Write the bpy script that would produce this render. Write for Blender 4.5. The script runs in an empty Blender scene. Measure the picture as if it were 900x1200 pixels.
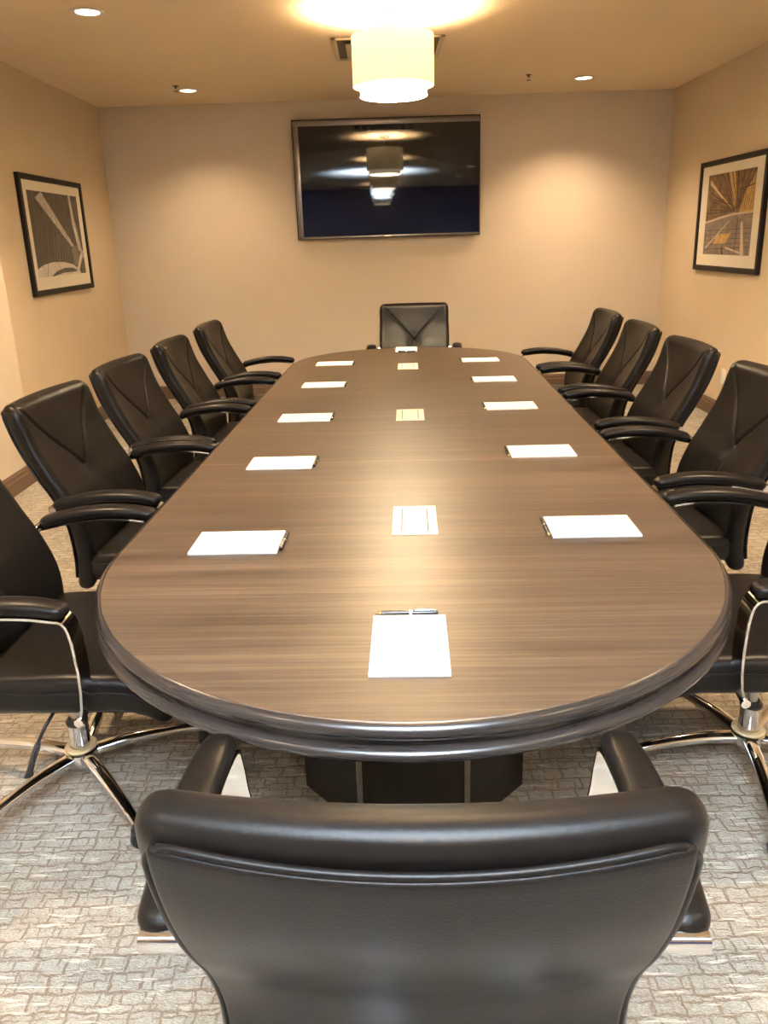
import bpy, bmesh, math, random
from mathutils import Vector, Matrix
random.seed(7)
S = bpy.context.scene
COL = S.collection
PI = math.pi

# ------------------------------------------------------------------ camera
H, PITCH, ROLL, YAW, FPX, CY = 1.45, 0.2934, 0.0317, -0.002, 904.6, 553.75
def _cam_basis():
    c, s = math.cos(YAW), math.sin(YAW)
    ex, ey, ez = Vector((c, -s, 0)), Vector((s, c, 0)), Vector((0, 0, 1))
    c, s = math.cos(PITCH), math.sin(PITCH)
    d, u = c*ey - s*ez, s*ey + c*ez
    c, s = math.cos(ROLL), math.sin(ROLL)
    return c*ex - s*u, s*ex + c*u, d
_R, _U, _D = _cam_basis()
cam_data = bpy.data.cameras.new('camera')
cam = bpy.data.objects.new('camera', cam_data); COL.objects.link(cam)
_m = Matrix((_R, _U, -_D)).transposed().to_4x4(); _m.translation = Vector((0, 0, H))
cam.matrix_world = _m
cam_data.sensor_fit = 'HORIZONTAL'; cam_data.sensor_width = 36
cam_data.lens = FPX*36/900
cam_data.shift_y = (CY-600)/900
cam_data.clip_start = .02
S.camera = cam

# ------------------------------------------------------------------ colour management, world, lights
S.view_settings.view_transform = 'Standard'
S.view_settings.look = 'None'
S.view_settings.gamma = 1
S.view_settings.use_curve_mapping = False
S.view_settings.exposure = 0.15
S.cycles.max_bounces = 8
S.cycles.diffuse_bounces = 4
S.cycles.glossy_bounces = 4
S.cycles.sample_clamp_indirect = 30
S.cycles.caustics_reflective = False
S.cycles.caustics_refractive = False

WARM = (1.0, .75, .48)
WARM_SPOT = (1.0, .74, .48)
P_DOWN = 92.0        # each recessed downlight, W
P_UP = 150.0          # bulb cluster inside each pendant, W
E_SHADE = .88        # glow of the fabric drum
E_DIFF = 110.0         # glow of the diffuser
P_FLASH = 4600.0      # the photographer's flash, bounced off the ceiling over the camera
W_SKY = .3

w = bpy.data.worlds.new('world'); S.world = w; w.use_nodes = True
bg = w.node_tree.nodes['Background']
bg.inputs[0].default_value = (.55, .72, 1.0, 1); bg.inputs[1].default_value = W_SKY

TR, TX = .0365, -.0137          # the table stands 2 degrees askew in the room
def W(s, t, z=0.0):
    c, n = math.cos(TR), math.sin(TR)
    return Vector((TX + c*s + n*t, -n*s + c*t, z))

XL, XLN, YJ, XR, YB, ZC, YF = -2.467, -2.305, 4.90, 2.681, 7.56, 2.6555, -5.2

fl = bpy.data.lights.new('bounced_flash', 'SPOT'); fl.energy = P_FLASH; fl.color = (.44, .64, 1.0)
fl.spot_size = math.radians(100); fl.spot_blend = .8; fl.shadow_soft_size = .03
fo = bpy.data.objects.new('bounced_flash', fl); COL.objects.link(fo)
fo.location = (.0, -.12, 1.62); fo.rotation_euler = (math.radians(180+14), 0, 0)

# ------------------------------------------------------------------ materials
def mat(name, col=(.5, .5, .5), rough=.5, metal=0, spec=.5, coat=0, coat_r=.1, emis=None, estr=0, sheen=0):
    m = bpy.data.materials.new(name); m.use_nodes = True
    b = m.node_tree.nodes['Principled BSDF']
    b.inputs['Base Color'].default_value = (*col, 1)
    b.inputs['Roughness'].default_value = rough
    b.inputs['Metallic'].default_value = metal
    b.inputs['Specular IOR Level'].default_value = spec
    b.inputs['Coat Weight'].default_value = coat
    b.inputs['Coat Roughness'].default_value = coat_r
    b.inputs['Sheen Weight'].default_value = sheen
    if emis:
        b.inputs['Emission Color'].default_value = (*emis, 1); b.inputs['Emission Strength'].default_value = estr
    return m
class NT:
    def __init__(s, m): s.t = m.node_tree; s.b = s.t.nodes['Principled BSDF']
    def n(s, typ, **kw):
        x = s.t.nodes.new(typ)
        for k, v in kw.items():
            if k.startswith('i_'):
                key = k[2:]; key = int(key) if key.isdigit() else key
                x.inputs[key].default_value = v
            else: setattr(x, k, v)
        return x
    def l(s, a, ao, b, bi): s.t.links.new(a.outputs[ao], b.inputs[bi])
    def coord(s, scale=(1, 1, 1), loc=(0, 0, 0), rot=(0, 0, 0)):
        tc = s.n('ShaderNodeTexCoord'); mp = s.n('ShaderNodeMapping')
        mp.inputs['Scale'].default_value = scale; mp.inputs['Location'].default_value = loc; mp.inputs['Rotation'].default_value = rot
        s.l(tc, 'Object', mp, 'Vector'); return mp
    def noise(s, vec, scale, detail=3, rough=.5):
        x = s.n('ShaderNodeTexNoise'); x.inputs['Scale'].default_value = scale; x.inputs['Detail'].default_value = detail
        x.inputs['Roughness'].default_value = rough; s.l(vec, 0, x, 'Vector'); return x
    def ramp(s, src, out, stops):
        r = s.n('ShaderNodeValToRGB'); e = r.color_ramp.elements
        while len(e) < len(stops): e.new(.5)
        for q, (p, c) in zip(e, stops): q.position = p; q.color = (*c, 1) if len(c) == 3 else c
        s.l(src, out, r, 0); return r
    def bump(s, src, out, strength, dist):
        b = s.n('ShaderNodeBump'); b.inputs['Strength'].default_value = strength; b.inputs['Distance'].default_value = dist
        s.l(src, out, b, 'Height'); s.l(b, 0, s.b, 'Normal'); return b
    def math(s, op, a, ao, b=None, bo=0, v=None):
        x = s.n('ShaderNodeMath', operation=op); s.l(a, ao, x, 0)
        if b is not None: s.l(b, bo, x, 1)
        elif v is not None: x.inputs[1].default_value = v
        return x
    def mix(s, fac, fo, a, b, typ='MIX'):
        x = s.n('ShaderNodeMix', data_type='RGBA', blend_type=typ)
        if fac is None: x.inputs[0].default_value = fo
        else: s.l(fac, fo, x, 0)
        for i, q in ((6, a), (7, b)):
            if isinstance(q, tuple): x.inputs[i].default_value = (*q, 1)
            else: s.t.links.new(q, x.inputs[i])
        return x

def wall_mat(name, col, col2, tex=220, b=.15):
    m = mat(name, col, .75, spec=.25); k = NT(m)
    v = k.coord(); n = k.noise(v, 1.6, 4); r = k.ramp(n, 0, [(.3, col), (.7, col2)]); k.l(r, 0, k.b, 'Base Color')
    n2 = k.noise(v, tex, 2); k.bump(n2, 0, b, .002); return m
M = {}
M['wall_back'] = wall_mat('wallcovering_greige', (.60, .515, .405), (.63, .545, .435))
M['wall_side'] = wall_mat('paint_tan', (.59, .48, .33), (.62, .51, .36))
M['ceiling'] = wall_mat('ceiling_paint', (.80, .67, .50), (.83, .70, .53), 300, .3)
M['wall_front'] = wall_mat('end_wall_cool_light_tint', (.15, .19, .46), (.19, .23, .52))  # blue of the cool light is put into the wall colour, for the TV reflection

def carpet():
    m = mat('carpet_loop', (.5, .45, .4), .95, spec=.1); k = NT(m)
    v0 = k.coord()
    nz = k.noise(v0, 22, 4, .7)
    sub = k.n('ShaderNodeVectorMath', operation='SUBTRACT'); sub.inputs[1].default_value = (.5, .5, .5); k.l(nz, 1, sub, 0)
    mul = k.n('ShaderNodeVectorMath', operation='SCALE'); mul.inputs['Scale'].default_value = .026; k.l(sub, 0, mul, 0)
    add = k.n('ShaderNodeVectorMath', operation='ADD'); k.l(v0, 0, add, 0); k.l(mul, 0, add, 1)
    def ridge(sc, loc, c, wd, seed_detail=2):
        mp = k.n('ShaderNodeMapping'); mp.inputs['Scale'].default_value = sc; mp.inputs['Location'].default_value = loc; k.l(add, 0, mp, 'Vector')
        n = k.noise(mp, 1, seed_detail, .55); d = k.math('SUBTRACT', n, 0, v=c); d = k.math('ABSOLUTE', d, 0)
        r = k.n('ShaderNodeMapRange'); r.inputs['From Min'].default_value = 0; r.inputs['From Max'].default_value = wd
        r.inputs['To Min'].default_value = 1; r.inputs['To Max'].default_value = 0; k.l(d, 0, r, 0); return r
    h1 = ridge((7, 27, 1), (0, 0, 0), .5, .030); h2_ = ridge((8, 30, 1), (5, 9, 2), .44, .026); h3 = ridge((8, 24, 1), (2, 7, 5), .56, .026)
    v1 = ridge((25, 7, 1), (3, 1, 0), .5, .022); v2 = ridge((28, 8, 1), (8, 4, 3), .45, .020); v3 = ridge((26, 8, 1), (1, 6, 7), .56, .020)
    f = k.math('MAXIMUM', h1, 0, h2_, 0); f = k.math('MAXIMUM', f, 0, h3, 0)
    fv = k.math('MAXIMUM', v1, 0, v2, 0); fv = k.math('MAXIMUM', fv, 0, v3, 0); fv = k.math('MULTIPLY', fv, 0, v=.8)
    f = k.math('MAXIMUM', f, 0, fv, 0)
    msk = k.noise(v0, 16, 3, .6); mr = k.ramp(msk, 0, [(.34, (.25, .25, .25)), (.56, (1, 1, 1))]); f = k.math('MULTIPLY', f, 0, mr, 0); f = k.math('MULTIPLY', f, 0, v=.38)
    def brick(bw, rh, ms, off, loc):
        mp = k.n('ShaderNodeMapping'); mp.inputs['Location'].default_value = loc; k.l(add, 0, mp, 'Vector')
        b = k.n('ShaderNodeTexBrick'); b.offset = off; b.squash = 1.3; b.squash_frequency = 3
        for q, c in (('Color1', 1), ('Color2', 0), ('Mortar', 0)): b.inputs[q].default_value = (c, c, c, 1)
        b.inputs['Scale'].default_value = 1; b.inputs['Brick Width'].default_value = bw; b.inputs['Row Height'].default_value = rh
        b.inputs['Mortar Size'].default_value = ms; b.inputs['Mortar Smooth'].default_value = .8
        k.l(mp, 0, b, 'Vector'); return b
    b1 = brick(.064, .043, .0052, .37, (0, 0, 0)); b2 = brick(.047, .027, .0040, .61, (.02, .013, 0))
    mk = k.noise(k.coord(loc=(7, 3, 0)), 13, 3, .6); m1 = k.ramp(mk, 0, [(.36, (.1, .1, .1)), (.52, (1, 1, 1))]); m2 = k.ramp(mk, 0, [(.46, (.9, .9, .9)), (.62, (.05, .05, .05))])
    g1 = k.math('MULTIPLY', b1, 'Fac', m1, 0); g2 = k.math('MULTIPLY', b2, 'Fac', m2, 0); g1 = k.math('MAXIMUM', g1, 0, g2, 0); f = k.math('MAXIMUM', f, 0, g1, 0)
    fs = k.math('MULTIPLY', f, 0, v=.72)
    fine = k.noise(k.coord((130, 420, 1)), 1, 2, .7)
    base = k.ramp(fine, 0, [(.3, (.31, .29, .25)), (.5, (.43, .405, .355)), (.72, (.58, .55, .49))])
    big = k.noise(v0, 5, 3); bt = k.ramp(big, 0, [(.3, (.84, .81, .77)), (.7, (1, 1, 1))])
    bm1 = k.mix(None, 1.0, base.outputs[0], bt.outputs[0], 'MULTIPLY')
    cm = k.mix(fs, 0, bm1.outputs[2], (.19, .135, .085)); k.l(cm, 2, k.b, 'Base Color')
    # raised pale dashes along the rows
    dash = k.noise(k.coord((11, 80, 1)), 1, 2, .4); dr = k.ramp(dash, 0, [(.6, (0, 0, 0)), (.66, (1, 1, 1))])
    cm2 = k.mix(dr, 0, cm.outputs[2], (.72, .67, .58)); 
    mm = k.math('MULTIPLY', dr, 0, v=.6); k.l(mm, 0, cm2, 0); k.l(cm2, 2, k.b, 'Base Color')
    h = k.math('SUBTRACT', fine, 0, f, 0); h2 = k.math('ADD', h, 0, mm, 0)
    k.bump(h2, 0, .7, .005)
    return m
M['carpet'] = carpet()

def wood(name, lo, mid, hi, axis='x', rough=(.30, .42), spec=.5, coat=.0, seams=()):
    m = mat(name, mid, rough[0], spec=spec, coat=coat, coat_r=.18); k = NT(m)
    sc = (1.6, 130, 130) if axis == 'x' else (95, 95, 1.6)
    sc2 = (.7, 17, 17) if axis == 'x' else (17, 17, .7)
    if axis == 'e': sc, sc2 = (5, 5, 420), (2, 2, 160)
    a = k.noise(k.coord(sc), 1, 5, .65); b = k.noise(k.coord(sc2, loc=(3, 1, 2)), 1, 4, .6)
    s = k.math('MULTIPLY', a, 0, v=.62); s2 = k.math('MULTIPLY', b, 0, v=.38); t = k.math('ADD', s, 0, s2, 0)
    r = k.ramp(t, 0, [(.36, lo), (.5, mid), (.64, hi)])
    last = r.outputs[0]
    if seams:
        v = k.coord(); sp = k.n('ShaderNodeSeparateXYZ'); k.l(v, 0, sp, 0); tot = None
        for y in seams:
            d = k.math('SUBTRACT', sp, 'Y', v=y); d = k.math('ABSOLUTE', d, 0); q = k.math('LESS_THAN', d, 0, v=.0014)
            tot = q if tot is None else k.math('MAXIMUM', tot, 0, q, 0)
        tot = k.math('MULTIPLY', tot, 0, v=.55)
        mx = k.mix(tot, 0, last, (.42, .31, .21)); last = mx.outputs[2]
    k.t.links.new(last, k.b.inputs['Base Color'])
    rr = k.n('ShaderNodeMapRange'); rr.inputs['To Min'].default_value = rough[0]; rr.inputs['To Max'].default_value = rough[1]; k.l(t, 0, rr, 0); k.l(rr, 0, k.b, 'Roughness')
    k.bump(a, 0, .03, .0006)
    return m
M['top'] = wood('walnut_veneer_top', (.036, .022, .013), (.072, .046, .029), (.128, .088, .057), 'x', (.33, .43), .62, seams=(-.671, .016, .774))
M['edge'] = wood('walnut_edge_moulding', (.018, .014, .013), (.027, .021, .019), (.038, .030, .027), 'e', (.20, .30), .6)
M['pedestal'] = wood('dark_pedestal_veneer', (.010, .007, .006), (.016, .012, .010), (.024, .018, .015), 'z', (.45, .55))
M['baseboard'] = mat('baseboard_brown', (.135, .082, .05), .45)

def leather(name, col, rough=.42):
    m = mat(name, col, rough, spec=.5); k = NT(m)
    v = k.coord(); vo = k.n('ShaderNodeTexVoronoi'); vo.inputs['Scale'].default_value = 260; k.l(v, 0, vo, 'Vector')
    k.bump(vo, 0, .10, .0012)
    n = k.noise(v, 9, 3); mr = k.n('ShaderNodeMapRange'); mr.inputs['To Min'].default_value = rough-.05; mr.inputs['To Max'].default_value = rough+.07
    k.l(n, 0, mr, 0); k.l(mr, 0, k.b, 'Roughness')
    return m
M['leather'] = leather('black_leather', (.0078, .0062, .0054), .33)
M['leather'].node_tree.nodes['Principled BSDF'].inputs['Specular IOR Level'].default_value = .18
M['chrome'] = mat('chrome', (.78, .78, .79), .09, 1)
M['brushed'] = mat('brushed_steel', (.55, .54, .52), .28, 1)
M['black_plastic'] = mat('black_plastic', (.018, .018, .02), .4)
M['cream_ring'] = mat('cream_plastic', (.78, .62, .36), .5)
M['paper'] = mat('white_paper', (.88, .88, .87), .7, spec=.2)
M['card'] = mat('grey_card', (.35, .34, .33), .8)
M['cover'] = mat('ivory_plastic', (.74, .66, .56), .4)
M['slot'] = mat('dark_slot', (.12, .10, .09), .6)
M['pen_black'] = mat('pen_black_lacquer', (.02, .02, .025), .2)
M['pen_gold'] = mat('pen_gold', (.85, .70, .42), .25, 1)
M['frame'] = mat('espresso_frame', (.009, .006, .005), .45, spec=.3)
M['mat_board'] = mat('ivory_mat_board', (.72, .66, .53), .8)
M['white_plastic'] = mat('white_plastic', (.75, .73, .68), .4)
M['trim_ring'] = mat('white_trim', (.80, .76, .68), .4)
M['tv_bezel'] = mat('tv_silver_bezel', (.20, .185, .17), .32, .7)
M['tv_dark'] = mat('tv_dark_shell', (.012, .011, .011), .35)
M['tv_screen'] = mat('tv_screen_glass', (.003, .003, .008), .03, spec=.55)
M['lens'] = mat('downlight_lens', (.9, .9, .85), .5, emis=(1, .86, .62), estr=9)
M['shade'] = mat('pendant_fabric', (.80, .72, .56), .9, spec=.1, emis=(1.0, .77, .42), estr=E_SHADE)
M['shade_in'] = mat('pendant_inner_fabric', (.80, .74, .62), .9, spec=.1, emis=(1.0, .82, .52), estr=2.6)
M['diffuser'] = mat('pendant_diffuser', (.85, .80, .70), .6, emis=(1.0, .80, .52), estr=E_DIFF)
M['diffuser_dim'] = mat('pendant_diffuser_dimmed', (.85, .80, .70), .6, emis=(1.0, .80, .52), estr=10.0)
M['diffuser_mid'] = mat('pendant_diffuser_half', (.85, .80, .70), .6, emis=(1.0, .80, .52), estr=34.0)
M['shade_dim'] = mat('pendant_fabric_dimmed', (.80, .72, .56), .9, spec=.1, emis=(1.0, .62, .30), estr=.42)
M['nickel'] = mat('brushed_nickel', (.5, .46, .40), .3, 1)
M['brass'] = mat('sprinkler_brass', (.10, .07, .05), .4, .6)
M['vent'] = mat('vent_enamel', (.62, .52, .40), .5)
M['vent_dark'] = mat('vent_throat', (.10, .075, .05), .8)

# ------------------------------------------------------------------ mesh helpers
def obj(name, bm, m, parent=None, sharp=35, smooth=True, merge=True):
    if merge: bmesh.ops.remove_doubles(bm, verts=bm.verts, dist=1e-5)
    bmesh.ops.recalc_face_normals(bm, faces=bm.faces)
    if smooth:
        for f in bm.faces: f.smooth = True
        for e in bm.edges:
            if len(e.link_faces) == 2 and e.calc_face_angle(0) > math.radians(sharp): e.smooth = False
    me = bpy.data.meshes.new(name); bm.to_mesh(me); bm.free()
    for q in (m if isinstance(m, (list, tuple)) else [m]): me.materials.append(q)
    o = bpy.data.objects.new(name, me); COL.objects.link(o)
    if parent: o.parent = parent
    return o
def empty(name, loc, rz=0):
    o = bpy.data.objects.new(name, None); COL.objects.link(o); o.location = loc; o.rotation_euler = (0, 0, rz); o.empty_display_size = .1
    return o
def tag(o, label=None, cat=None, group=None, kind=None):
    for k, v in (('label', label), ('category', cat), ('group', group), ('kind', kind)):
        if v: o[k] = v
    return o
def copy_tree(o, parent=None):
    c = o.copy(); COL.objects.link(c); c.parent = parent
    for ch in list(o.children): copy_tree(ch, c)
    return c
def box(bm, a, b, bev=0, seg=2, mi=0):
    vs = [bm.verts.new((x, y, z)) for x in (a[0], b[0]) for y in (a[1], b[1]) for z in (a[2], b[2])]
    F = [(0, 1, 3, 2), (4, 6, 7, 5), (0, 4, 5, 1), (2, 3, 7, 6), (0, 2, 6, 4), (1, 5, 7, 3)]
    fs = [bm.faces.new([vs[i] for i in f]) for f in F]
    for f in fs: f.material_index = mi
    if bev:
        es = list({e for f in fs for e in f.edges})
        r = bmesh.ops.bevel(bm, geom=es, offset=bev, segments=seg, affect='EDGES', profile=.5)
        for f in r['faces']: f.material_index = mi
def tube(bm, pts, rad, n=14, flat=None, up=Vector((0, 0, 1)), cap=True, ends=None):
    """sweep an ellipse; rad = list or value of (rw, rh); flat > 0 makes the section squarer"""
    pts = [Vector(p) for p in pts]; N = len(pts); rings = []
    for i, p in enumerate(pts):
        d = (pts[min(i+1, N-1)] - pts[max(i-1, 0)]).normalized()
        sd = d.cross(up)
        if sd.length < 1e-3: sd = d.cross(Vector((0, 1, 0)))
        sd.normalize(); u = sd.cross(d).normalized()
        r = rad[i] if isinstance(rad, list) else rad
        rw, rh = (r if isinstance(r, tuple) else (r, r))
        ring = []
        for k in range(n):
            a = 2*PI*k/n; ca, sa = math.cos(a), math.sin(a)
            if flat:
                e = flat
                ca = math.copysign(abs(ca)**e, ca); sa = math.copysign(abs(sa)**e, sa)
            ring.append(bm.verts.new(p + sd*ca*rw + u*sa*rh))
        rings.append(ring)
    for i in range(N-1):
        for k in range(n):
            bm.faces.new((rings[i][k], rings[i][(k+1) % n], rings[i+1][(k+1) % n], rings[i+1][k]))
    if cap: bm.faces.new(rings[0]); bm.faces.new(rings[-1])
def lathe(bm, prof, n=32, c=(0, 0), closed=False, mi=0, axis='z', origin=(0, 0, 0)):
    rings = []
    for r, z in prof:
        ring = []
        for k in range(n):
            a = 2*PI*k/n; q = (c[0]+r*math.cos(a), c[1]+r*math.sin(a), z)
            if axis == 'x': q = (z, q[0], q[1])
            if axis == 'y': q = (q[0], z, q[1])
            ring.append(bm.verts.new(Vector(q)+Vector(origin)))
        rings.append(ring)
    P = list(zip(rings, rings[1:])) + ([(rings[-1], rings[0])] if closed else [])
    for A, B in P:
        for k in range(n):
            f = bm.faces.new((A[k], A[(k+1) % n], B[(k+1) % n], B[k])); f.material_index = mi
    if not closed:
        if prof[0][0] > 1e-6: bm.faces.new(rings[0]).material_index = mi
        if prof[-1][0] > 1e-6: bm.faces.new(rings[-1]).material_index = mi
def axis_pts(h, r, n, k=4):
    e = [-h + r*(1-math.cos(PI/2*i/k)) for i in range(k)]
    inner = [-h+r + (2*h-2*r)*i/n for i in range(n+1)]
    return e + inner + [-q for q in reversed(e)]
def rbox(bm, hx, hy, hz, r, n=(8, 8, 4), deform=None, c=(0, 0, 0), k=4):
    """rounded box of a quad grid, optionally bent by deform(x,y,z)"""
    X, Y, Z = axis_pts(hx, r, n[0], k), axis_pts(hy, r, n[1], k), axis_pts(hz, r, n[2], k)
    cache = {}
    def V(x, y, z):
        key = (round(x, 6), round(y, 6), round(z, 6))
        if key in cache: return cache[key]
        q = Vector((max(-hx+r, min(hx-r, x)), max(-hy+r, min(hy-r, y)), max(-hz+r, min(hz-r, z))))
        d = Vector((x, y, z)) - q
        p = q + (d.normalized()*r if d.length > 1e-9 else d)
        if deform: p = Vector(deform(*p))
        v = bm.verts.new(p + Vector(c)); cache[key] = v; return v
    def grid(A, B, fn):
        for i in range(len(A)-1):
            for j in range(len(B)-1):
                try: bm.faces.new((V(*fn(A[i], B[j])), V(*fn(A[i+1], B[j])), V(*fn(A[i+1], B[j+1])), V(*fn(A[i], B[j+1]))))
                except ValueError: pass
    for s in (-1, 1):
        grid(X, Y, lambda a, b: (a, b, s*hz)); grid(X, Z, lambda a, b: (a, s*hy, b)); grid(Y, Z, lambda a, b: (s*hx, a, b))
def interp(tab, z):
    if z <= tab[0][0]: return tab[0][1]
    if z >= tab[-1][0]: return tab[-1][1]
    n = len(tab)
    def slope(i):
        a, c = tab[max(0, i-1)], tab[min(n-1, i+1)]; return (c[1]-a[1])/(c[0]-a[0])
    for i in range(n-1):
        (a, va), (b, vb) = tab[i], tab[i+1]
        if z <= b:
            h = b-a; t = (z-a)/h; m0, m1 = slope(i)*h, slope(i+1)*h
            return (2*t**3-3*t*t+1)*va + (t**3-2*t*t+t)*m0 + (-2*t**3+3*t*t)*vb + (t**3-t*t)*m1
def spline(P, n):
    P = [Vector(p) for p in P]; out = []
    Q = [P[0]*2-P[1]] + P + [P[-1]*2-P[-2]]
    for i in range(1, len(Q)-2):
        for j in range(n):
            t = j/n; a, b, c, d = Q[i-1:i+3]
            out.append(.5*((2*b)+(c-a)*t+(2*a-5*b+4*c-d)*t*t+(3*b-a-3*c+d)*t**3))
    out.append(P[-1]); return out
def rrect(hx, hy, r, n):
    P = []
    for cx, cy, a0 in ((hx-r, hy-r, 0), (-hx+r, hy-r, 90), (-hx+r, -hy+r, 180), (hx-r, -hy+r, 270)):
        for i in range(7):
            a = math.radians(a0+15*i); P.append((cx+r*math.cos(a), cy+r*math.sin(a)))
    out = []
    for i, p in enumerate(P):
        q = P[(i+1) % len(P)]; L = math.hypot(q[0]-p[0], q[1]-p[1]); k = max(1, int(L/.02))
        for j in range(k): out.append((p[0]+(q[0]-p[0])*j/k, p[1]+(q[1]-p[1])*j/k))
    return out + [P[0]]
def bmn(): return bmesh.new()

# ------------------------------------------------------------------ room shell
def struct(name, bm, m): return tag(obj(name, bm, m, sharp=20), kind='structure')
b = bmn(); box(b, (XL-.4, YF-.3, -.12), (XR+.3, YB+.3, 0)); struct('floor', b, M['carpet'])
b = bmn(); box(b, (XL-.4, YF-.3, ZC), (XR+.3, YB+.3, ZC+.12)); struct('ceiling', b, M['ceiling'])
b = bmn(); box(b, (XL-.3, YB, 0), (XR+.3, YB+.15, ZC)); struct('wall_back', b, M['wall_back'])
b = bmn(); box(b, (XR, YF, 0), (XR+.15, YB, ZC)); struct('wall_right', b, M['wall_side'])
b = bmn(); box(b, (XL-.15, YJ, 0), (XL, YB, ZC)); struct('wall_left', b, M['wall_side'])
b = bmn(); box(b, (XL-.15, YF, 0), (XLN, YJ, ZC)); struct('wall_left.001', b, M['wall_back'])
b = bmn(); box(b, (XL-.15, YF-.15, 0), (XR+.15, YF, ZC)); struct('wall_front', b, M['wall_front'])
def skirting(name, p0, p1, nrm):
    """profiled board along p0-p1 on a wall whose inside normal is nrm"""
    b = bmn(); prof = [(0, 0), (.018, 0), (.018, .085), (.013, .092), (.013, .112), (.006, .122), (.004, .128), (0, .128)]
    rows = []
    for p in (p0, p1): rows.append([b.verts.new((p[0]+nrm[0]*d, p[1]+nrm[1]*d, z)) for d, z in prof])
    n = len(prof)
    for i in range(n): b.faces.new((rows[0][i], rows[0][(i+1) % n], rows[1][(i+1) % n], rows[1][i]))
    b.faces.new(rows[0]); b.faces.new(rows[1]); return struct(name, b, M['baseboard'])
skirting('baseboard_back', (XL, YB), (XR, YB), (0, -1))
skirting('baseboard_left', (XL, YJ), (XL, YB), (1, 0))
skirting('baseboard_left.001', (XLN, YF), (XLN, YJ+.018), (1, 0))
skirting('baseboard_right', (XR, YF), (XR, YB), (-1, 0))

# ------------------------------------------------------------------ conference table
T0 = 3.15
tbl = empty('conference_table', W(0, T0), -TR)
tag(tbl, 'long dark walnut conference table with rounded ends in the middle of the room', 'table')
def outline(off=0.0, n=40, hw=.70, cn=1.722, rn=.70, cf=4.62, rf=.66):
    P = []
    for i in range(n+1):           # near end, from the right side round to the left
        a = -PI*i/n; P.append(Vector((hw*math.cos(a), cn-T0+rn*math.sin(a), 0)))
    for i in range(n+1):
        a = PI-PI*i/n; ca, sa = math.cos(a), math.sin(a); e = .93
        P.append(Vector((hw*math.copysign(abs(ca)**e, ca), cf-T0+rf*abs(sa)**e, 0)))
    if off:
        Q = []
        for i, p in enumerate(P):
            d = (P[(i+1) % len(P)] - P[i-1]).normalized(); Q.append(p + Vector((-d.y, d.x, 0))*off)
        P = Q
    return P
_sgn = 1 if (outline(.01)[20].y < outline(0)[20].y) else -1
def loops(b, prof, cap=True):
    rings = []
    for off, z in prof: rings.append([b.verts.new((p.x, p.y, z)) for p in outline(off*_sgn)])
    N = len(rings[0])
    for A, B in zip(rings, rings[1:]):
        for k in range(N): b.faces.new((A[k], A[(k+1) % N], B[(k+1) % N], B[k]))
    if cap: b.faces.new(rings[0]); b.faces.new(rings[-1])
b = bmn(); loops(b, [(-.03, .715), (0, .715), (0, .7385), (-.0015, .74)]); obj('tabletop', b, M['top'], tbl, merge=False)
b = bmn()
pr = [(.0005, .70), (.0005, .7395), (.004, .7385), (.010, .735), (.0135, .729), (.014, .722), (.012, .716), (.005, .713), (-.003, .711), (-.007, .707), (-.007, .702), (-.001, .698), (.010, .695), (.015, .691), (.017, .685), (.015, .678), (.009, .673), (.0, .671), (-.06, .671)]
loops(b, pr, cap=False); obj('edge_moulding', b, M['edge'], tbl, merge=False, sharp=50)
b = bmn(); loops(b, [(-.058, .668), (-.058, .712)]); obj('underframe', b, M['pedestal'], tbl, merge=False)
def pedestal(tc, flip=1):
    """octagonal pedestal: flat front between two metal strips and splayed side facets"""
    P = [(-.135, -.30), (.135, -.30), (.299, -.13), (.299, .30), (-.299, .30), (-.299, -.13)]
    P = [(x, y*flip+tc-T0) for x, y in P]
    b = bmn(); lo = [b.verts.new((x, y, .0)) for x, y in P]; hi = [b.verts.new((x, y, .67)) for x, y in P]
    for i in range(6): b.faces.new((lo[i], lo[(i+1) % 6], hi[(i+1) % 6], hi[i]))
    b.faces.new(lo); b.faces.new(hi)
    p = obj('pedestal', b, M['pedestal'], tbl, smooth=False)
    for x in (-.135, .135):
        b = bmn(); y = -.30*flip+tc-T0; box(b, (x-.007, y-.005, .002), (x+.007, y+.008, .665), .0015); obj('metal_strip', b, M['brushed'], p)
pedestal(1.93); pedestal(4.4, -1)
TOPZ = .7402

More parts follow.
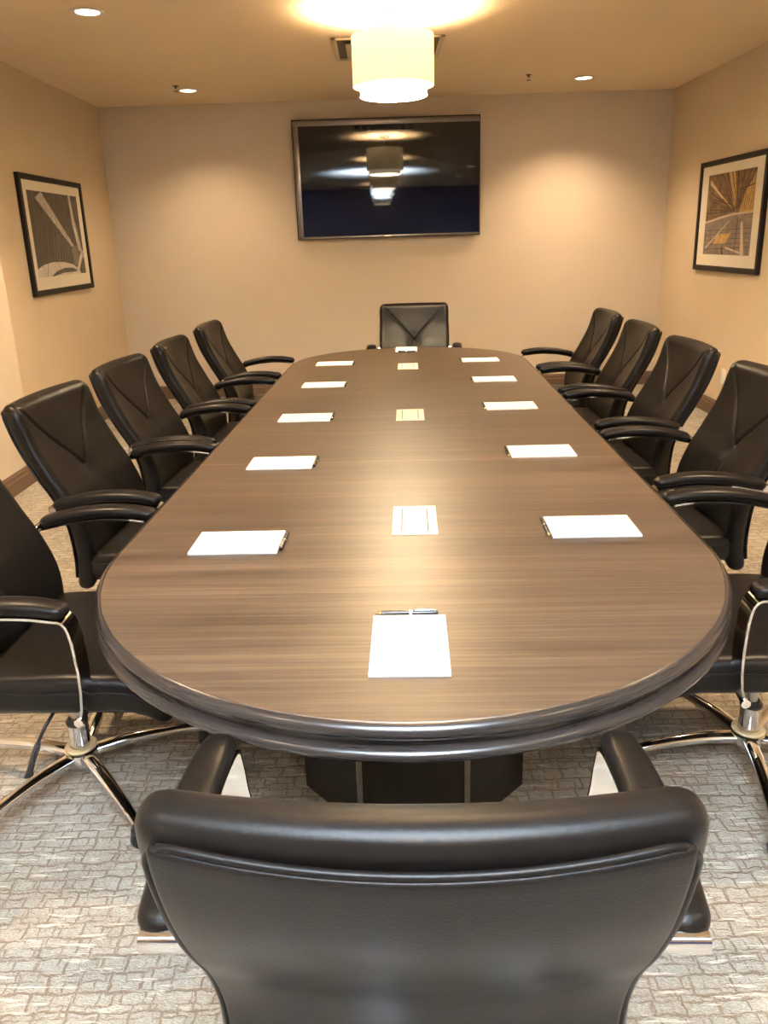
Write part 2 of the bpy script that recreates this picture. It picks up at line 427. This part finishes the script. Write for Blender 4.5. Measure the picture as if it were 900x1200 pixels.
# ------------------------------------------------------------------ office chair
def make_chair():
    """faces +Y, x to its right, origin on the floor under the gas lift"""
    root = empty('conference_chair', (0, 0, 0))
    L = M['leather']
    # seat: boxed cushion with waterfall front and dished top
    b = bmn()
    def sd(x, y, z):
        u = x/.260; v = y/.243
        zz = z
        if z > 0: zz += .010*u*u - .006 + .008*(1-min(1, abs(v)))
        if v > .45: zz -= .055*((v-.45)/.55)**2
        if v > 0: x *= 1-.05*v*v
        if v < -.7: x *= 1-.07*((-v-.7)/.3)**2
        return (x, y, zz)
    rbox(b, .260, .243, .046, .034, (14, 16, 4), sd, (0, .110, .425)); seat = obj('seat', b, L, root, sharp=60)
    b = bmn(); pts = []
    for x, y in rrect(.2610, .2440, .034, 10):
        v = y/.243; z = .018
        if v > .45: z -= .055*((v-.45)/.55)**2
        if v > 0: x *= 1-.05*v*v
        if v < -.7: x *= 1-.07*((-v-.7)/.3)**2
        pts.append((x, y+.110, .425+z))
    tube(b, pts, .0028, 8, cap=False); obj('seat_piping', b, L, seat, sharp=80)
    # backrest
    REAR = [(.34, -.202), (.42, -.190), (.50, -.190), (.58, -.200), (.66, -.230), (.74, -.275), (.85, -.328), (.98, -.366)]
    HALF = [(.34, .256), (.55, .258), (.66, .260), (.75, .262), (.85, .260), (.93, .260), (.98, .253)]
    def segd(px, pz, a, c):
        ax, az = a; cx, cz = c; dx, dz = cx-ax, cz-az; t = max(0, min(1, ((px-ax)*dx+(pz-az)*dz)/(dx*dx+dz*dz)))
        return math.hypot(px-ax-dx*t, pz-az-dz*t)
    TH = .031; ZM, ZH = .660, .320
    def bend(x, y, z, grow=0):
        zz = z+ZM; hw = interp(HALF, zz); xs = x/.26*hw
        yy = interp(REAR, zz) + TH + y + .028*(xs/.25)**2
        if y > .012:     # front face: V seams meeting in the middle, a soft fold below them
            for sx in (-1, 1):
                d = segd(xs, zz, (sx*.232, .965), (0, .715)); yy -= .0075*math.exp(-(d/.0055)**2)
            d = math.hypot(xs, zz-.70); yy -= .010*math.exp(-(d/.045)**2)
            d = segd(xs, zz, (0, .715), (0, .58)); yy -= .003*math.exp(-(d/.007)**2)
            yy += .010*math.exp(-((zz-.84)/.09)**2)*math.exp(-(xs/.12)**2) + .006*math.exp(-((zz-.52)/.08)**2)
        return (xs, yy, zz)
    b = bmn(); rbox(b, .26, TH, ZH, .029, (70, 3, 96), bend); back = obj('backrest', b, L, root, sharp=80)
    # rear shell panel, slightly proud, with piping round it
    def bend2(x, y, z):
        zz = z+.668; hw = interp(HALF, zz); xs = x/.26*hw
        return (xs, interp(REAR, zz) + .028*(xs/.25)**2 + y - .004, zz + (-.014*(1-min(1, abs(xs)/.24)**2)*max(0, z/.29)))
    b = bmn(); rbox(b, .238, .008, .290, .0075, (24, 2, 40), bend2); obj('rear_panel', b, L, back, sharp=80)
    pts = []
    for x, z in rrect(.2405, .2925, .03, 10): pts.append(bend2(x, -.001, z))
    b = bmn(); tube(b, pts, .0042, 8, up=Vector((0, 1, 0)), cap=False); obj('back_piping', b, L, back, sharp=80)
    # arms
    for sx in (-1, 1):
        X = .313*sx
        path = spline([(-.160, .656), (-.11, .667), (-.05, .678), (.03, .684), (.10, .682), (.156, .675)], 6)
        path = [Vector((X, p[0], p[1])) for p in [(q.x, q.y) for q in [Vector((a[0], a[1], 0)) for a in path]]]
        # flat chrome strip: under the pad, round the front corner, down to the seat side
        low = [(X, p.y, p.z-.004) for p in path]
        low += [(X, .168, .672), (X, .177, .667), (X, .183, .658), (X, .187, .645), (X-.002*sx, .190, .62), (X-.004*sx, .191, .59), (X-.012*sx, .189, .54), (X-.024*sx, .182, .48), (X-.036*sx, .172, .43), (X-.042*sx, .160, .395)]
        b = bmn()
        rings = []
        P = [Vector(p) for p in low]
        for i, p in enumerate(P):
            d = (P[min(i+1, len(P)-1)]-P[max(i-1, 0)]).normalized(); sdv = Vector((1, 0, 0)); u = sdv.cross(d).normalized()
            hw = .024 if i < len(path) else .027
            rings.append([b.verts.new(p+sdv*a*hw+u*c*.003) for a, c in ((-1, -1), (1, -1), (1, 1), (-1, 1))])
        for A, B in zip(rings, rings[1:]):
            for k in range(4): b.faces.new((A[k], A[(k+1) % 4], B[(k+1) % 4], B[k]))
        b.faces.new(rings[0]); b.faces.new(rings[-1])
        arm = obj('arm_frame', b, M['chrome'], root, sharp=30)
        # pad
        b = bmn(); rad = []
        base = [Vector((X, p[0], p[1])) for p in [(q.x, q.y) for q in spline([Vector((-.170, .668, 0)), Vector((-.10, .684, 0)), Vector((-.04, .695, 0)), Vector((.03, .701, 0)), Vector((.10, .699, 0)), Vector((.15, .691, 0)), Vector((.184, .684, 0))], 8)]]
        cum = [0]
        for a, c in zip(base, base[1:]): cum.append(cum[-1]+(c-a).length)
        tot = cum[-1]; full = []
        def at(d):
            for q in range(len(cum)-1):
                if d <= cum[q+1]+1e-9: return base[q].lerp(base[q+1], (d-cum[q])/(cum[q+1]-cum[q]))
            return base[-1]
        EL = .025; ds = [EL*(1-math.cos(PI/2*q/6)) for q in range(1, 7)]
        ds = [.0004] + ds + [EL+(tot-2*EL)*q/16 for q in range(1, 16)] + [tot-q for q in reversed(ds)] + [tot-.0004]
        for d in ds:
            e = min(d, tot-d); kk = math.sqrt(max(0, 1-(1-min(1, e/EL))**2)); t = d/tot
            full.append(at(d)); rad.append(((.0265+.0065*math.sin(PI*min(1, t*.9+.1)))*max(.06, kk), .0175*max(.06, kk)))
        tube(b, full, rad, 16, flat=.8); obj('arm_pad', b, L, arm, sharp=80)
        b = bmn(); bx = X-.042*sx
        lathe(b, [(0, 0), (.012, 0), (.013, .003), (.011, .008), (.0, .009)][::1], 18, axis='x', origin=(0, 0, 0))
        for v in b.verts: v.co = Vector((bx+sx*(.026+v.co.x), .160+v.co.y, .393+v.co.z))
        obj('bolt', b, M['chrome'], arm)
        b = bmn(); tube(b, [(X-.085*sx, -.168, .661), (X+.020*sx, -.168, .661)], (.012, .013), 16, flat=.7); obj('arm_bracket', b, M['chrome'], arm)
        b = bmn(); tube(b, [(bx+.02*sx, .158, .392), (.06*sx, .12, .372)], .010, 10); obj('arm_support', b, M['black_plastic'], arm)
    # tilt mechanism and lever
    b = bmn(); box(b, (-.10, -.12, .338), (.10, .16, .385), .012); mech = obj('tilt_mechanism', b, M['black_plastic'], root)
    b = bmn(); tube(b, spline([(.08, .03, .362), (.20, .05, .358), (.248, .045, .343), (.262, .028, .305)], 5), .0045, 8)
    lv = obj('lever', b, M['black_plastic'], mech)
    for v in (0,):
        b = bmn(); tube(b, spline([(.261, .030, .308), (.265, .018, .280), (.269, .000, .235), (.268, -.004, .220)], 4), [(.007, .006)]+[(.0125, .008)]*11+[(.008, .005)], 10)
        obj('lever_handle', b, M['black_plastic'], mech)
    b = bmn(); box(b, (-.225, -.115, .374), (.235, .30, .386), .004); obj('seat_pan', b, M['black_plastic'], root)
    # gas lift
    b = bmn(); lathe(b, [(.0, .10), (.027, .10), (.028, .190), (.0, .191)], 24); gl = obj('gas_lift', b, M['chrome'], root)
    b = bmn(); lathe(b, [(.0, .188), (.029, .188), (.030, .196), (.022, .206), (.0, .2065)], 24); obj('collar', b, M['black_plastic'], gl)
    b = bmn(); lathe(b, [(.0, .205), (.0155, .205), (.0155, .345), (.0, .345)], 18); obj('piston', b, M['brushed'], gl)
    # five star base
    b = bmn(); lathe(b, [(.0, .052), (.024, .052), (.027, .066), (.040, .074), (.046, .085), (.045, .104), (.033, .112), (.0, .113)], 30)
    hub = obj('base_hub', b, M['chrome'], root)
    b = bmn(); lathe(b, [(.028, .110), (.043, .110), (.044, .114), (.040, .118), (.028, .118)], 30, closed=True); obj('plastic_ring', b, M['cream_ring'], hub)
    for k in range(5):
        a = math.radians(25+72*k+BASE_PHASE)
        ca, sa = math.cos(a), math.sin(a)
        b = bmn()
        prof = spline([(.036, .090), (.12, .096), (.21, .092), (.29, .082), (.352, .066)], 4)
        tube(b, [(p.x*ca, p.x*sa, p.y) for p in prof], [(.0205-.0075*i/(len(prof)-1), .0155-.004*i/(len(prof)-1)) for i in range(len(prof))], 14, flat=.8)
        leg = obj('base_leg', b, M['chrome'], root, sharp=40)
        b = bmn(); cx, cy = .345*ca, .345*sa
        lathe(b, [(0, .050), (.009, .050), (.009, .066), (0, .066)], 12, c=(cx, cy))
        th = a + 1.1; ct, st = math.cos(th), math.sin(th)
        mt = Matrix.Translation((cx+.012*ct, cy+.012*st, .029)) @ Matrix.Rotation(th-PI/2, 4, 'Z')
        for q in (-1, 1):
            b2 = bmn(); pf = [(0, q*.004), (.024, q*.004), (.0285, q*.007), (.0285, q*.017), (.024, q*.0225), (.008, q*.0235), (0, q*.0235)]
            lathe(b2, pf, 22, axis='x'); bmesh.ops.transform(b2, matrix=mt, verts=b2.verts); me = bpy.data.meshes.new('t'); b2.to_mesh(me); b2.free(); b.from_mesh(me); bpy.data.meshes.remove(me)
        b2 = bmn(); rbox(b2, .007, .026, .013, .006, (1, 3, 1), None, (0, 0, .014), k=2); bmesh.ops.transform(b2, matrix=mt, verts=b2.verts); me = bpy.data.meshes.new('t'); b2.to_mesh(me); b2.free(); b.from_mesh(me); bpy.data.meshes.remove(me)
        obj('caster', b, M['black_plastic'], leg)
    return root
BASE_PHASE = 0
proto = make_chair()
GR = 'leather conference chairs round the table'
# s, t, facing (deg about Z in the table's frame; 0 faces the TV), rotation of the base is inside the mesh
HUB = .93
chairs = [
 (.012, .878, 0, 'black leather chair with its back to the camera at the near end of the table', None),
 (-.934, 1.832, -90, 'black leather chair at the left, nearest of its row; its chrome base shows', None),
 (-.945, 2.60, -90, 'black leather chair on the left side, second from the near end, beside the jutting wall', None),
 (-.945, 3.31, -90, 'black leather chair on the left side, middle of its row of five', None),
 (-.94, 4.06, -90, 'black leather chair on the left side, fourth from the near end', None),
 (-.945, 4.88, -90, 'black leather chair on the left side, farthest of its row, nearest the back wall', None),
 (.935, 1.885, 90, 'black leather chair at the right, nearest of its row, only arm and chrome base showing', None),
 (.948, 2.67, 90, 'black leather chair on the right side, second from the near end', None),
 (.948, 3.46, 90, 'black leather chair on the right side, middle of its row of five', None),
 (.95, 4.22, 90, 'black leather chair on the right side, fourth from the near end', None),
 (.95, 4.96, 90, 'black leather chair on the right side, farthest of its row, nearest the back wall', None),
 (.045, 5.66, 180, 'black leather chair at the far end of the table, facing the camera under the TV', None),
]
SPIN = {0: 10, 1: 18, 2: 40, 3: 5, 4: 60, 5: 30, 7: 22, 8: 50, 9: 8, 10: 33, 11: 12}      # how far each swivel base is turned
JIT = {2: -3, 3: -2, 4: 1, 5: 1, 7: 2, 8: 1, 9: -1, 10: 0, 11: -1}
for i, (s, t, rz, lab, _) in enumerate(chairs):
    c = proto if i == 0 else copy_tree(proto)
    c.location = W(s, t); c.rotation_euler = (0, 0, math.radians(rz + JIT.get(i, 0)) - TR)
    tag(c, lab, 'chair', GR)
    for ch in c.children:
        if ch.name.startswith('base_leg'): ch.rotation_euler = (0, 0, math.radians(SPIN.get(i, 0)))

# ------------------------------------------------------------------ notepads and pens (reader faces +Y)
def make_pad():
    r = empty('notepad', (0, 0, 0))
    b = bmn(); box(b, (-.0705, 0, 0), (.0705, .216, .0012)); obj('cardboard_back', b, M['card'], r, smooth=False)
    b = bmn(); box(b, (-.0700, .0008, .0012), (.0700, .2155, .0058), .0004, 1); obj('paper_sheets', b, M['paper'], r)
    return r
def make_pen():
    r = empty('ballpoint_pen', (0, 0, 0))
    def lx(name, prof, m, par=r):
        b = bmn(); lathe(b, prof, 18, axis='x'); 
        for v in b.verts: v.co.z += .0061
        return obj(name, b, m, par)
    lx('tip', [(0, -.067), (.0012, -.067), (.0030, -.060), (.0044, -.055), (0, -.055)], M['pen_gold'])
    br = lx('barrel', [(0, -.0555), (.0045, -.0555), (.0055, -.03), (.0056, 0), (0, 0)], M['pen_black'])
    lx('band', [(0, -.0005), (.0060, -.0005), (.0060, .0055), (0, .0055)], M['chrome'])
    lx('cap', [(0, .005), (.0056, .005), (.0055, .045), (.0045, .055), (0, .0575)], M['pen_black'])
    b = bmn(); tube(b, [(.052, 0, .0108), (.046, -.0005, .0128), (.025, -.0008, .0130), (.012, -.001, .0122)], (.0016, .0008), 8); obj('clip', b, M['chrome'], r)
    return r
pad0, pen0 = make_pad(), make_pen()
WHO = ['nearest', 'second', 'third', 'fourth', 'farthest']
spots = [(.0, 1.157, 0, 'white notepad closest to the camera at the near end of the table', 'black pen lying along the top of the notepad closest to the camera')]
for i, (s, t) in enumerate([(-.421, 1.766), (-.423, 2.473), (-.430, 3.157), (-.432, 3.915), (-.440, 4.62)]):
    n = WHO[i]
    spots.append((s, t, -90, f'white notepad on the left side of the table, {n} of its row from the camera', f'dark pen at the inner edge of the {n} notepad in the left row'))
for i, (s, t) in enumerate([(.460, 1.834), (.453, 2.553), (.444, 3.300), (.444, 3.96), (.432, 4.62)]):
    n = WHO[i]
    spots.append((s, t, 90, f'white notepad on the right side of the table, {n} of its row from the camera', f'dark pen at the inner edge of the {n} notepad in the right row'))
spots.append((-.01, 5.16, 180, 'white notepad at the far end of the table in front of the head chair', 'gold tipped pen at the notepad by the far end chair'))
for i, (s, t, rz, l1, l2) in enumerate(spots):
    p = pad0 if i == 0 else copy_tree(pad0); q = pen0 if i == 0 else copy_tree(pen0)
    a = math.radians(rz); d = (-math.sin(a), math.cos(a))
    if i == 0: bs, bt = s+.002, t-.008
    else: bs, bt = s-d[0]*.108, t-d[1]*.108
    p.location = W(bs, bt, TOPZ); p.rotation_euler = (0, 0, a-TR)
    k = .2235
    q.location = W(bs+d[0]*k, bt+d[1]*k, TOPZ); q.rotation_euler = (0, 0, a-TR+(0 if i == 0 else random.uniform(-.03, .03)))
    tag(p, l1, 'notepad', 'notepads on the table'); tag(q, l2, 'pen', 'pens beside the notepads')

# ------------------------------------------------------------------ power outlets let into the table
def make_cover():
    r = empty('table_power_cover', (0, 0, 0))
    b = bmn(); box(b, (-.058, -.106, -.0005), (.058, .106, .0022), .0008, 1); obj('frame_plate', b, M['cover'], r)
    b = bmn(); box(b, (-.031, -.092, .0022), (.031, .092, .0032), .0005, 1); obj('lid', b, M['cover'], r)
    for x in (-.0335, .0335):
        b = bmn(); box(b, (x-.0018, -.086, .0018), (x+.0018, .086, .0026)); obj('slot', b, M['slot'], r)
    return r
c0 = make_cover()
for i, (s, t, lab) in enumerate([(.017, 1.91, 'ivory power outlet cover on the table centreline, nearest the camera'), (.009, 3.175, 'ivory power outlet cover on the table centreline, middle of three'), (.0, 4.463, 'ivory power outlet cover on the table centreline, nearest the TV end')]):
    c = c0 if i == 0 else copy_tree(c0); c.location = W(s, t, TOPZ); c.rotation_euler = (0, 0, -TR); tag(c, lab, 'outlet cover', 'power outlet covers in the tabletop')

# ------------------------------------------------------------------ television
def make_tv():
    # built about its screen centre, facing -Y
    r = empty('television', (.100, YB-.045, 1.975))
    hw, hh = .843, .512
    b = bmn(); box(b, (-hw+.06, .012, -hh+.05), (hw-.06, .044, hh-.05), .008); obj('rear_housing', b, M['tv_dark'], r)
    b = bmn(); box(b, (-hw, -.042, -hh), (hw, .014, hh), .003); sh = obj('shell', b, M['tv_dark'], r)
    b = bmn()
    L_, T_, B_, R_ = .058, .056, .020, .012
    box(b, (-hw+.010, -.0455, hh-T_), (hw-.008, -.0405, hh-.010), .0015); box(b, (-hw+.010, -.0455, -hh+.012), (-hw+L_, -.0405, hh-T_), .0015)
    box(b, (-hw+.010, -.0455, -hh+.008), (hw-.008, -.0405, -hh+B_+.006), .0015); obj('bezel', b, M['tv_bezel'], r)
    b = bmn(); box(b, (-hw+L_, -.0450, -hh+B_+.006), (hw-R_, -.0415, hh-T_), .0008, 1); obj('screen', b, M['tv_screen'], r)
    b = bmn(); box(b, (-.04, -.047, -hh+.012), (.02, -.045, -hh+.020)); obj('badge', b, M['white_plastic'], r)
    tag(r, 'large black flat screen television mounted on the back wall', 'television'); return r
make_tv()

# ------------------------------------------------------------------ framed pictures
def flat(name, c, rough=.6): 
    if name not in M: M[name] = mat(name, c, rough, spec=.3)
    return M[name]
def noisy(name, a, b_, scale=(8, 8, 8)):
    m = mat(name, a, .6, spec=.3); k = NT(m); n = k.noise(k.coord(scale), 1, 4, .7); r = k.ramp(n, 0, [(.35, a), (.65, b_)]); k.l(r, 0, k.b, 'Base Color'); return m
def picture(loc, rz, w_, h_, iw, ih, ic, polys, mats, label):
    """local frame: x to the right on the wall, z up, faces -Y"""
    r = empty('framed_picture', loc, rz); fw = .040
    b = bmn()
    P = [(-w_/2, h_/2), (w_/2, h_/2), (w_/2, -h_/2), (-w_/2, -h_/2)]
    prof = [(0, .0), (0, -.026), (.006, -.030), (fw-.008, -.030), (fw, -.022), (fw, 0)]
    rings = []
    for (x, z) in P:
        sx, sz = math.copysign(1, x), math.copysign(1, z)
        rings.append([b.verts.new((x-sx*d, y, z-sz*d)) for d, y in prof])
    for i in range(4):
        A, B = rings[i], rings[(i+1) % 4]
        for k in range(len(prof)): b.faces.new((A[k], B[k], B[(k+1) % len(prof)], A[(k+1) % len(prof)]))
    obj('frame', b, M['frame'], r, sharp=25)
    b = bmn(); box(b, (-w_/2+.03, -.016, -h_/2+.03), (w_/2-.03, -.004, h_/2-.03)); obj('mat_board', b, M['mat_board'], r, smooth=False)
    b = bmn(); x0, z0 = ic[0]-iw/2, ic[1]-ih/2
    box(b, (x0, -.0168, z0), (x0+iw, -.016, z0+ih))
    lay = .0168
    for mi, pts in polys:
        lay += .00003
        f = b.faces.new([b.verts.new((x0+iw*max(0, min(1, u)), -lay, z0+ih*max(0, min(1, v)))) for u, v in pts]); f.material_index = mi
    bm2 = b
    me = bpy.data.meshes.new('print'); bm2.to_mesh(me); bm2.free()
    for q in mats: me.materials.append(q)
    o = bpy.data.objects.new('print', me); COL.objects.link(o); o.parent = r
    tag(r, label, 'picture'); return r
def strip(a, c, wa, wc):
    dx, dz = c[0]-a[0], c[1]-a[1]; L = math.hypot(dx, dz); nx, nz = -dz/L, dx/L
    return [(a[0]+nx*wa, a[1]+nz*wa), (c[0]+nx*wc, c[1]+nz*wc), (c[0]-nx*wc, c[1]-nz*wc), (a[0]-nx*wa, a[1]-nz*wa)]
# black and white: steel beams and cables over a pale dome
dk = noisy('print_dark_grey', (.085, .07, .055), (.12, .10, .08)); lt = noisy('print_pale_grey', (.36, .32, .28), (.52, .47, .40), (30, 30, 30)); md = flat('print_mid_grey', (.20, .17, .14)); pl = noisy('print_pale', (.50, .45, .38), (.64, .58, .48), (25, 25, 25))
polys = [(1, strip((.20, .98), (.80, .33), .085, .022)), (1, strip((.83, 1.0), (.86, .62), .022, .035)), (1, strip((.86, .66), (.93, .30), .035, .04)), (3, strip((.86, .60), (.90, .44), .02, .02))]
for i in range(7): polys.append((2, strip((.42+.055*i, .60-.045*i), (.34+.05*i, .14), .004, .004)))
for i in range(4): polys.append((2, strip((.10+.2*i, 1), (.06+.2*i, .3), .003, .003)))
polys.append((2, strip((.80, .36), (.82, .12), .06, .07)))
polys.append((3, [(0, 0), (0, .10), (.12, .145), (.30, .17), (.52, .165), (.70, .13), (.84, .07), (.88, 0)]))
polys.append((0, [(.24, .0), (.36, .06), (.52, .09), (.70, .085), (.84, .035), (.70, .03), (.5, .03), (.36, .01), (.30, 0)]))
polys += [(2, strip((.16, 0), (.20, .15), .004, .004)), (2, strip((.44, .08), (.42, .16), .004, .004)), (3, strip((.80, .0), (.98, .30), .03, .03)), (0, strip((.9, .03), (1.0, .16), .035, .02)), (1, strip((.93, .34), (1.0, .20), .03, .03))]
picture((XL+.001, 6.215, 1.548), PI/2, 1.17, .835, 0.93, .60, (.0, .01), polys, [dk, lt, md, pl], 'black framed black-and-white photograph of steel beams on the left wall')
# colour: golden hall under a ribbed roof with a curved pale band
gb = noisy('print_brown', (.10, .06, .03), (.24, .15, .07), (14, 14, 14)); gy = noisy('print_gold', (.42, .25, .08), (.60, .40, .16), (20, 20, 20)); gg = noisy('print_mauve_grey', (.17, .13, .11), (.28, .22, .18), (16, 16, 16)); pw = flat('print_pale_tan', (.55, .44, .32)); dd = flat('print_dark_brown', (.06, .035, .02))
polys = [(1, [(.72, .50), (1, .52), (1, .95), (.82, .75)]), (1, [(.45, 1), (.58, 1), (.66, .58), (.60, .60)]), (1, strip((.05, .92), (.60, .54), .018, .006)), (3, strip((.06, .90), (.35, .70), .022, .012))]
for i in range(9): polys.append((4, strip((.02+.05*i, .52+.45*((i*37) % 10)/12), (.64, .53), .006, .002)))
for u in (.30, .40, .52, .64, .78, .90, 1.0): polys.append((4, strip((u, 1), (.68, .55), .009, .003)))
for i in range(6): polys.append((4, strip((.78+.04*i, .54), (.80+.045*i, .80+.03*i), .004, .004)))
polys.append((4, strip((.7, .78), (1, .82), .006, .006))); polys.append((4, strip((.1, .70), (.6, .60), .005, .004)))
polys.append((2, [(0, 0), (0, .42), (.12, .435), (.35, .475), (.60, .505), (1, .52), (1, 0)]))
polys += [(3, [(0, .42), (.12, .435), (.35, .475), (.60, .505), (1, .52), (1, .495), (.60, .48), (.35, .445), (.12, .41), (0, .395)])]
for i in range(5): polys.append((4, strip((.02, .06+.06*i), (.98, .10+.055*i), .003, .003)))
polys += [(1, [(.22, .13), (.30, .25), (.60, .27), (.50, .14)]), (3, strip((.05, .08), (.55, .42), .012, .005)), (3, strip((.86, .0), (.80, .40), .035, .02)), (3, strip((.50, .09), (.82, .03), .012, .012)), (4, strip((.70, .05), (.72, .45), .008, .004)), (4, strip((.45, .0), (.42, .10), .02, .01))]
picture((XR-.001, 6.165, 1.545), -PI/2, 1.15, .835, .82, .60, (.0, .01), polys, [gb, gy, gg, pw, dd], 'black framed colour photograph of a golden glass-roofed hall on the right wall')

# ------------------------------------------------------------------ wall outlet
r = empty('wall_socket', (XR, 6.01, .335), -PI/2)
b = bmn(); box(b, (-.037, -.006, -.06), (.037, 0, .06), .002); obj('face_plate', b, M['white_plastic'], r)
for z in (-.021, .021):
    b = bmn(); box(b, (-.017, -.0085, z-.015), (.017, -.005, z+.015), .003); obj('socket', b, M['white_plastic'], r)
tag(r, 'small white power socket low on the right wall behind the chairs', 'socket')

# ------------------------------------------------------------------ pendants
def make_pendant():
    r = empty('drum_pendant', (0, 0, 0))          # origin on the ceiling
    zt, zb, zi = 2.513-ZC, 2.262-ZC, 2.212-ZC
    b = bmn(); lathe(b, [(.226, zt), (.226, zb), (.224, zb), (.224, zt)], 64, closed=True); obj('outer_shade', b, M['shade'], r)
    b = bmn(); lathe(b, [(.186, zb+.04), (.187, zi+.002), (.184, zi+.002), (.184, zb+.04)], 64, closed=True); inn = obj('inner_shade', b, M['shade_in'], r)
    b = bmn(); lathe(b, [(0, zi), (.186, zi), (.186, zi+.004), (0, zi+.004)], 64); obj('diffuser', b, M['diffuser'], inn)
    b = bmn(); lathe(b, [(.187, zb+.006), (.2235, zb+.006), (.2235, zb+.009), (.187, zb+.009)], 64, closed=True); obj('ring_diffuser', b, M['shade_in'], r)
    b = bmn(); lathe(b, [(0, zi-.006), (.006, zi-.005), (.009, zi), (0, zi)], 14); obj('finial', b, M['nickel'], r)
    b = bmn(); lathe(b, [(0, 0), (.065, 0), (.065, -.012), (.058, -.020), (0, -.021)], 32); cn = obj('canopy', b, M['nickel'], r)
    for x in (-.03, .03):
        b = bmn(); lathe(b, [(0, -.0205), (.007, -.0205), (.006, -.025), (0, -.0255)], 12, c=(x, -.02)); obj('screw', b, M['brass'], cn)
    b = bmn(); lathe(b, [(0, -.02), (.007, -.02), (.007, zt+.0), (0, zt)], 12); obj('stem', b, M['nickel'], r)
    b = bmn()
    for k in range(3):
        a = 2*PI*k/3; tube(b, [(0, 0, zt-.006), (.225*math.cos(a), .225*math.sin(a), zt-.006)], .003, 8)
    obj('spider', b, M['nickel'], r)
    return r
pd0 = make_pendant()
PN = ['nearest the television, over the far part of the table', 'over the near half of the table', 'behind the near end chair', 'farthest from the television']
for i, y in enumerate((4.74, 1.95, -.85, -3.65)):
    p = pd0 if i == 0 else copy_tree(pd0); p.location = (.112, y, ZC)
    tag(p, 'double drum fabric pendant lamp, ' + PN[i], 'pendant lamp', 'drum pendants in a row')
    if i:      # the other circuit is dimmed
        for o in [q for ch in p.children for q in (ch, *ch.children)]:
            n = o.data.materials[0].name if o.type == 'MESH' else ''
            if n in ('pendant_diffuser', 'pendant_fabric', 'pendant_inner_fabric'):
                o.data = o.data.copy(); o.data.materials[0] = (M['diffuser_mid'] if i == 1 else M['diffuser_dim']) if n == 'pendant_diffuser' else M['shade_dim']
    l = bpy.data.lights.new('pendant_bulb', 'POINT'); l.energy = P_UP*(1 if i == 0 else .22); l.color = WARM; l.shadow_soft_size = .05
    lo = bpy.data.objects.new('pendant_bulb', l); COL.objects.link(lo); lo.location = (0, 0, 2.39-ZC); lo.parent = p

# ------------------------------------------------------------------ downlights
def make_down():
    r = empty('recessed_downlight', (0, 0, 0))
    b = bmn(); lathe(b, [(.062, -.0015), (.083, -.0015), (.088, -.004), (.084, -.008), (.068, -.009), (.062, -.006)], 40, closed=True); obj('trim_ring', b, M['trim_ring'], r)
    b = bmn(); lathe(b, [(0, -.002), (.064, -.002), (.064, -.0045), (0, -.0045)], 40); obj('lens', b, M['lens'], r)
    return r
dn0 = make_down(); first = True; k = 0
ROWS = ['nearest the back wall', 'second from the back wall', 'third from the back wall', 'fourth from the back wall', 'fifth from the back wall', 'farthest from the back wall']
for x, side in ((-1.505, 'left'), (1.706, 'right')):
    for j, y in enumerate((6.90, 4.64, 2.38, .12, -2.14, -4.4)):
        d = dn0 if first else copy_tree(dn0); first = False; d.location = (x, y, ZC)
        tag(d, f'round recessed ceiling downlight in the {side} row, {ROWS[j]}', 'downlight', 'recessed ceiling downlights')
        l = bpy.data.lights.new('downlight_beam', 'SPOT'); l.energy = P_DOWN*(.85, 1.65, 1.6, .15, .15, .15)[j]; l.color = WARM_SPOT if j == 0 else (1.0, .69, .39); l.spot_size = math.radians(118 if j == 0 else 98); l.spot_blend = .9; l.shadow_soft_size = .05
        lo = bpy.data.objects.new('downlight_beam', l); COL.objects.link(lo); lo.location = (0, 0, -.02); lo.parent = d

# ------------------------------------------------------------------ sprinklers, vent
def make_sprk():
    r = empty('fire_sprinkler', (0, 0, 0))
    b = bmn(); lathe(b, [(0, 0), (.024, 0), (.022, -.004), (.008, -.006), (.007, -.018), (0, -.018)], 20); obj('escutcheon', b, M['brass'], r)
    b = bmn(); tube(b, [(-.009, 0, -.016), (-.011, 0, -.028), (-.003, 0, -.040)], .002, 6); tube(b, [(.009, 0, -.016), (.011, 0, -.028), (.003, 0, -.040)], .002, 6)
    lathe(b, [(0, -.038), (.017, -.039), (.017, -.041), (0, -.042)], 16); obj('deflector', b, M['brass'], r)
    return r
s0 = make_sprk(); s0.location = (1.225, 6.72, ZC); tag(s0, 'small brass fire sprinkler head on the ceiling beside the right downlight', 'sprinkler', 'ceiling sprinkler heads')
s1 = copy_tree(s0); s1.location = (-1.56, 6.72, ZC); tag(s1, 'small brass fire sprinkler head just in front of the left downlight by the back wall', 'sprinkler', 'ceiling sprinkler heads')
r = empty('ceiling_vent', (.10, 5.66, ZC), 0)
b = bmn(); hw, hh = .355, .30
for q in range(3):
    a, c = hw-.085*q, hh-.075*q; z = -.004-.010*q
    for x0, y0, x1, y1 in ((-a, c-.030, a, c), (-a, -c, a, -c+.030), (-a, -c, -a+.030, c), (a-.030, -c, a, c)): box(b, (x0, y0, z-.008), (x1, y1, z), .001, 1)
obj('louvre', b, M['vent'], r)
b = bmn(); box(b, (-hw+.02, -hh+.02, -.003), (hw-.02, hh-.02, -.001)); obj('throat', b, M['vent_dark'], r)
tag(r, 'square louvred ceiling air vent above and behind the nearest drum pendant to the television', 'vent')
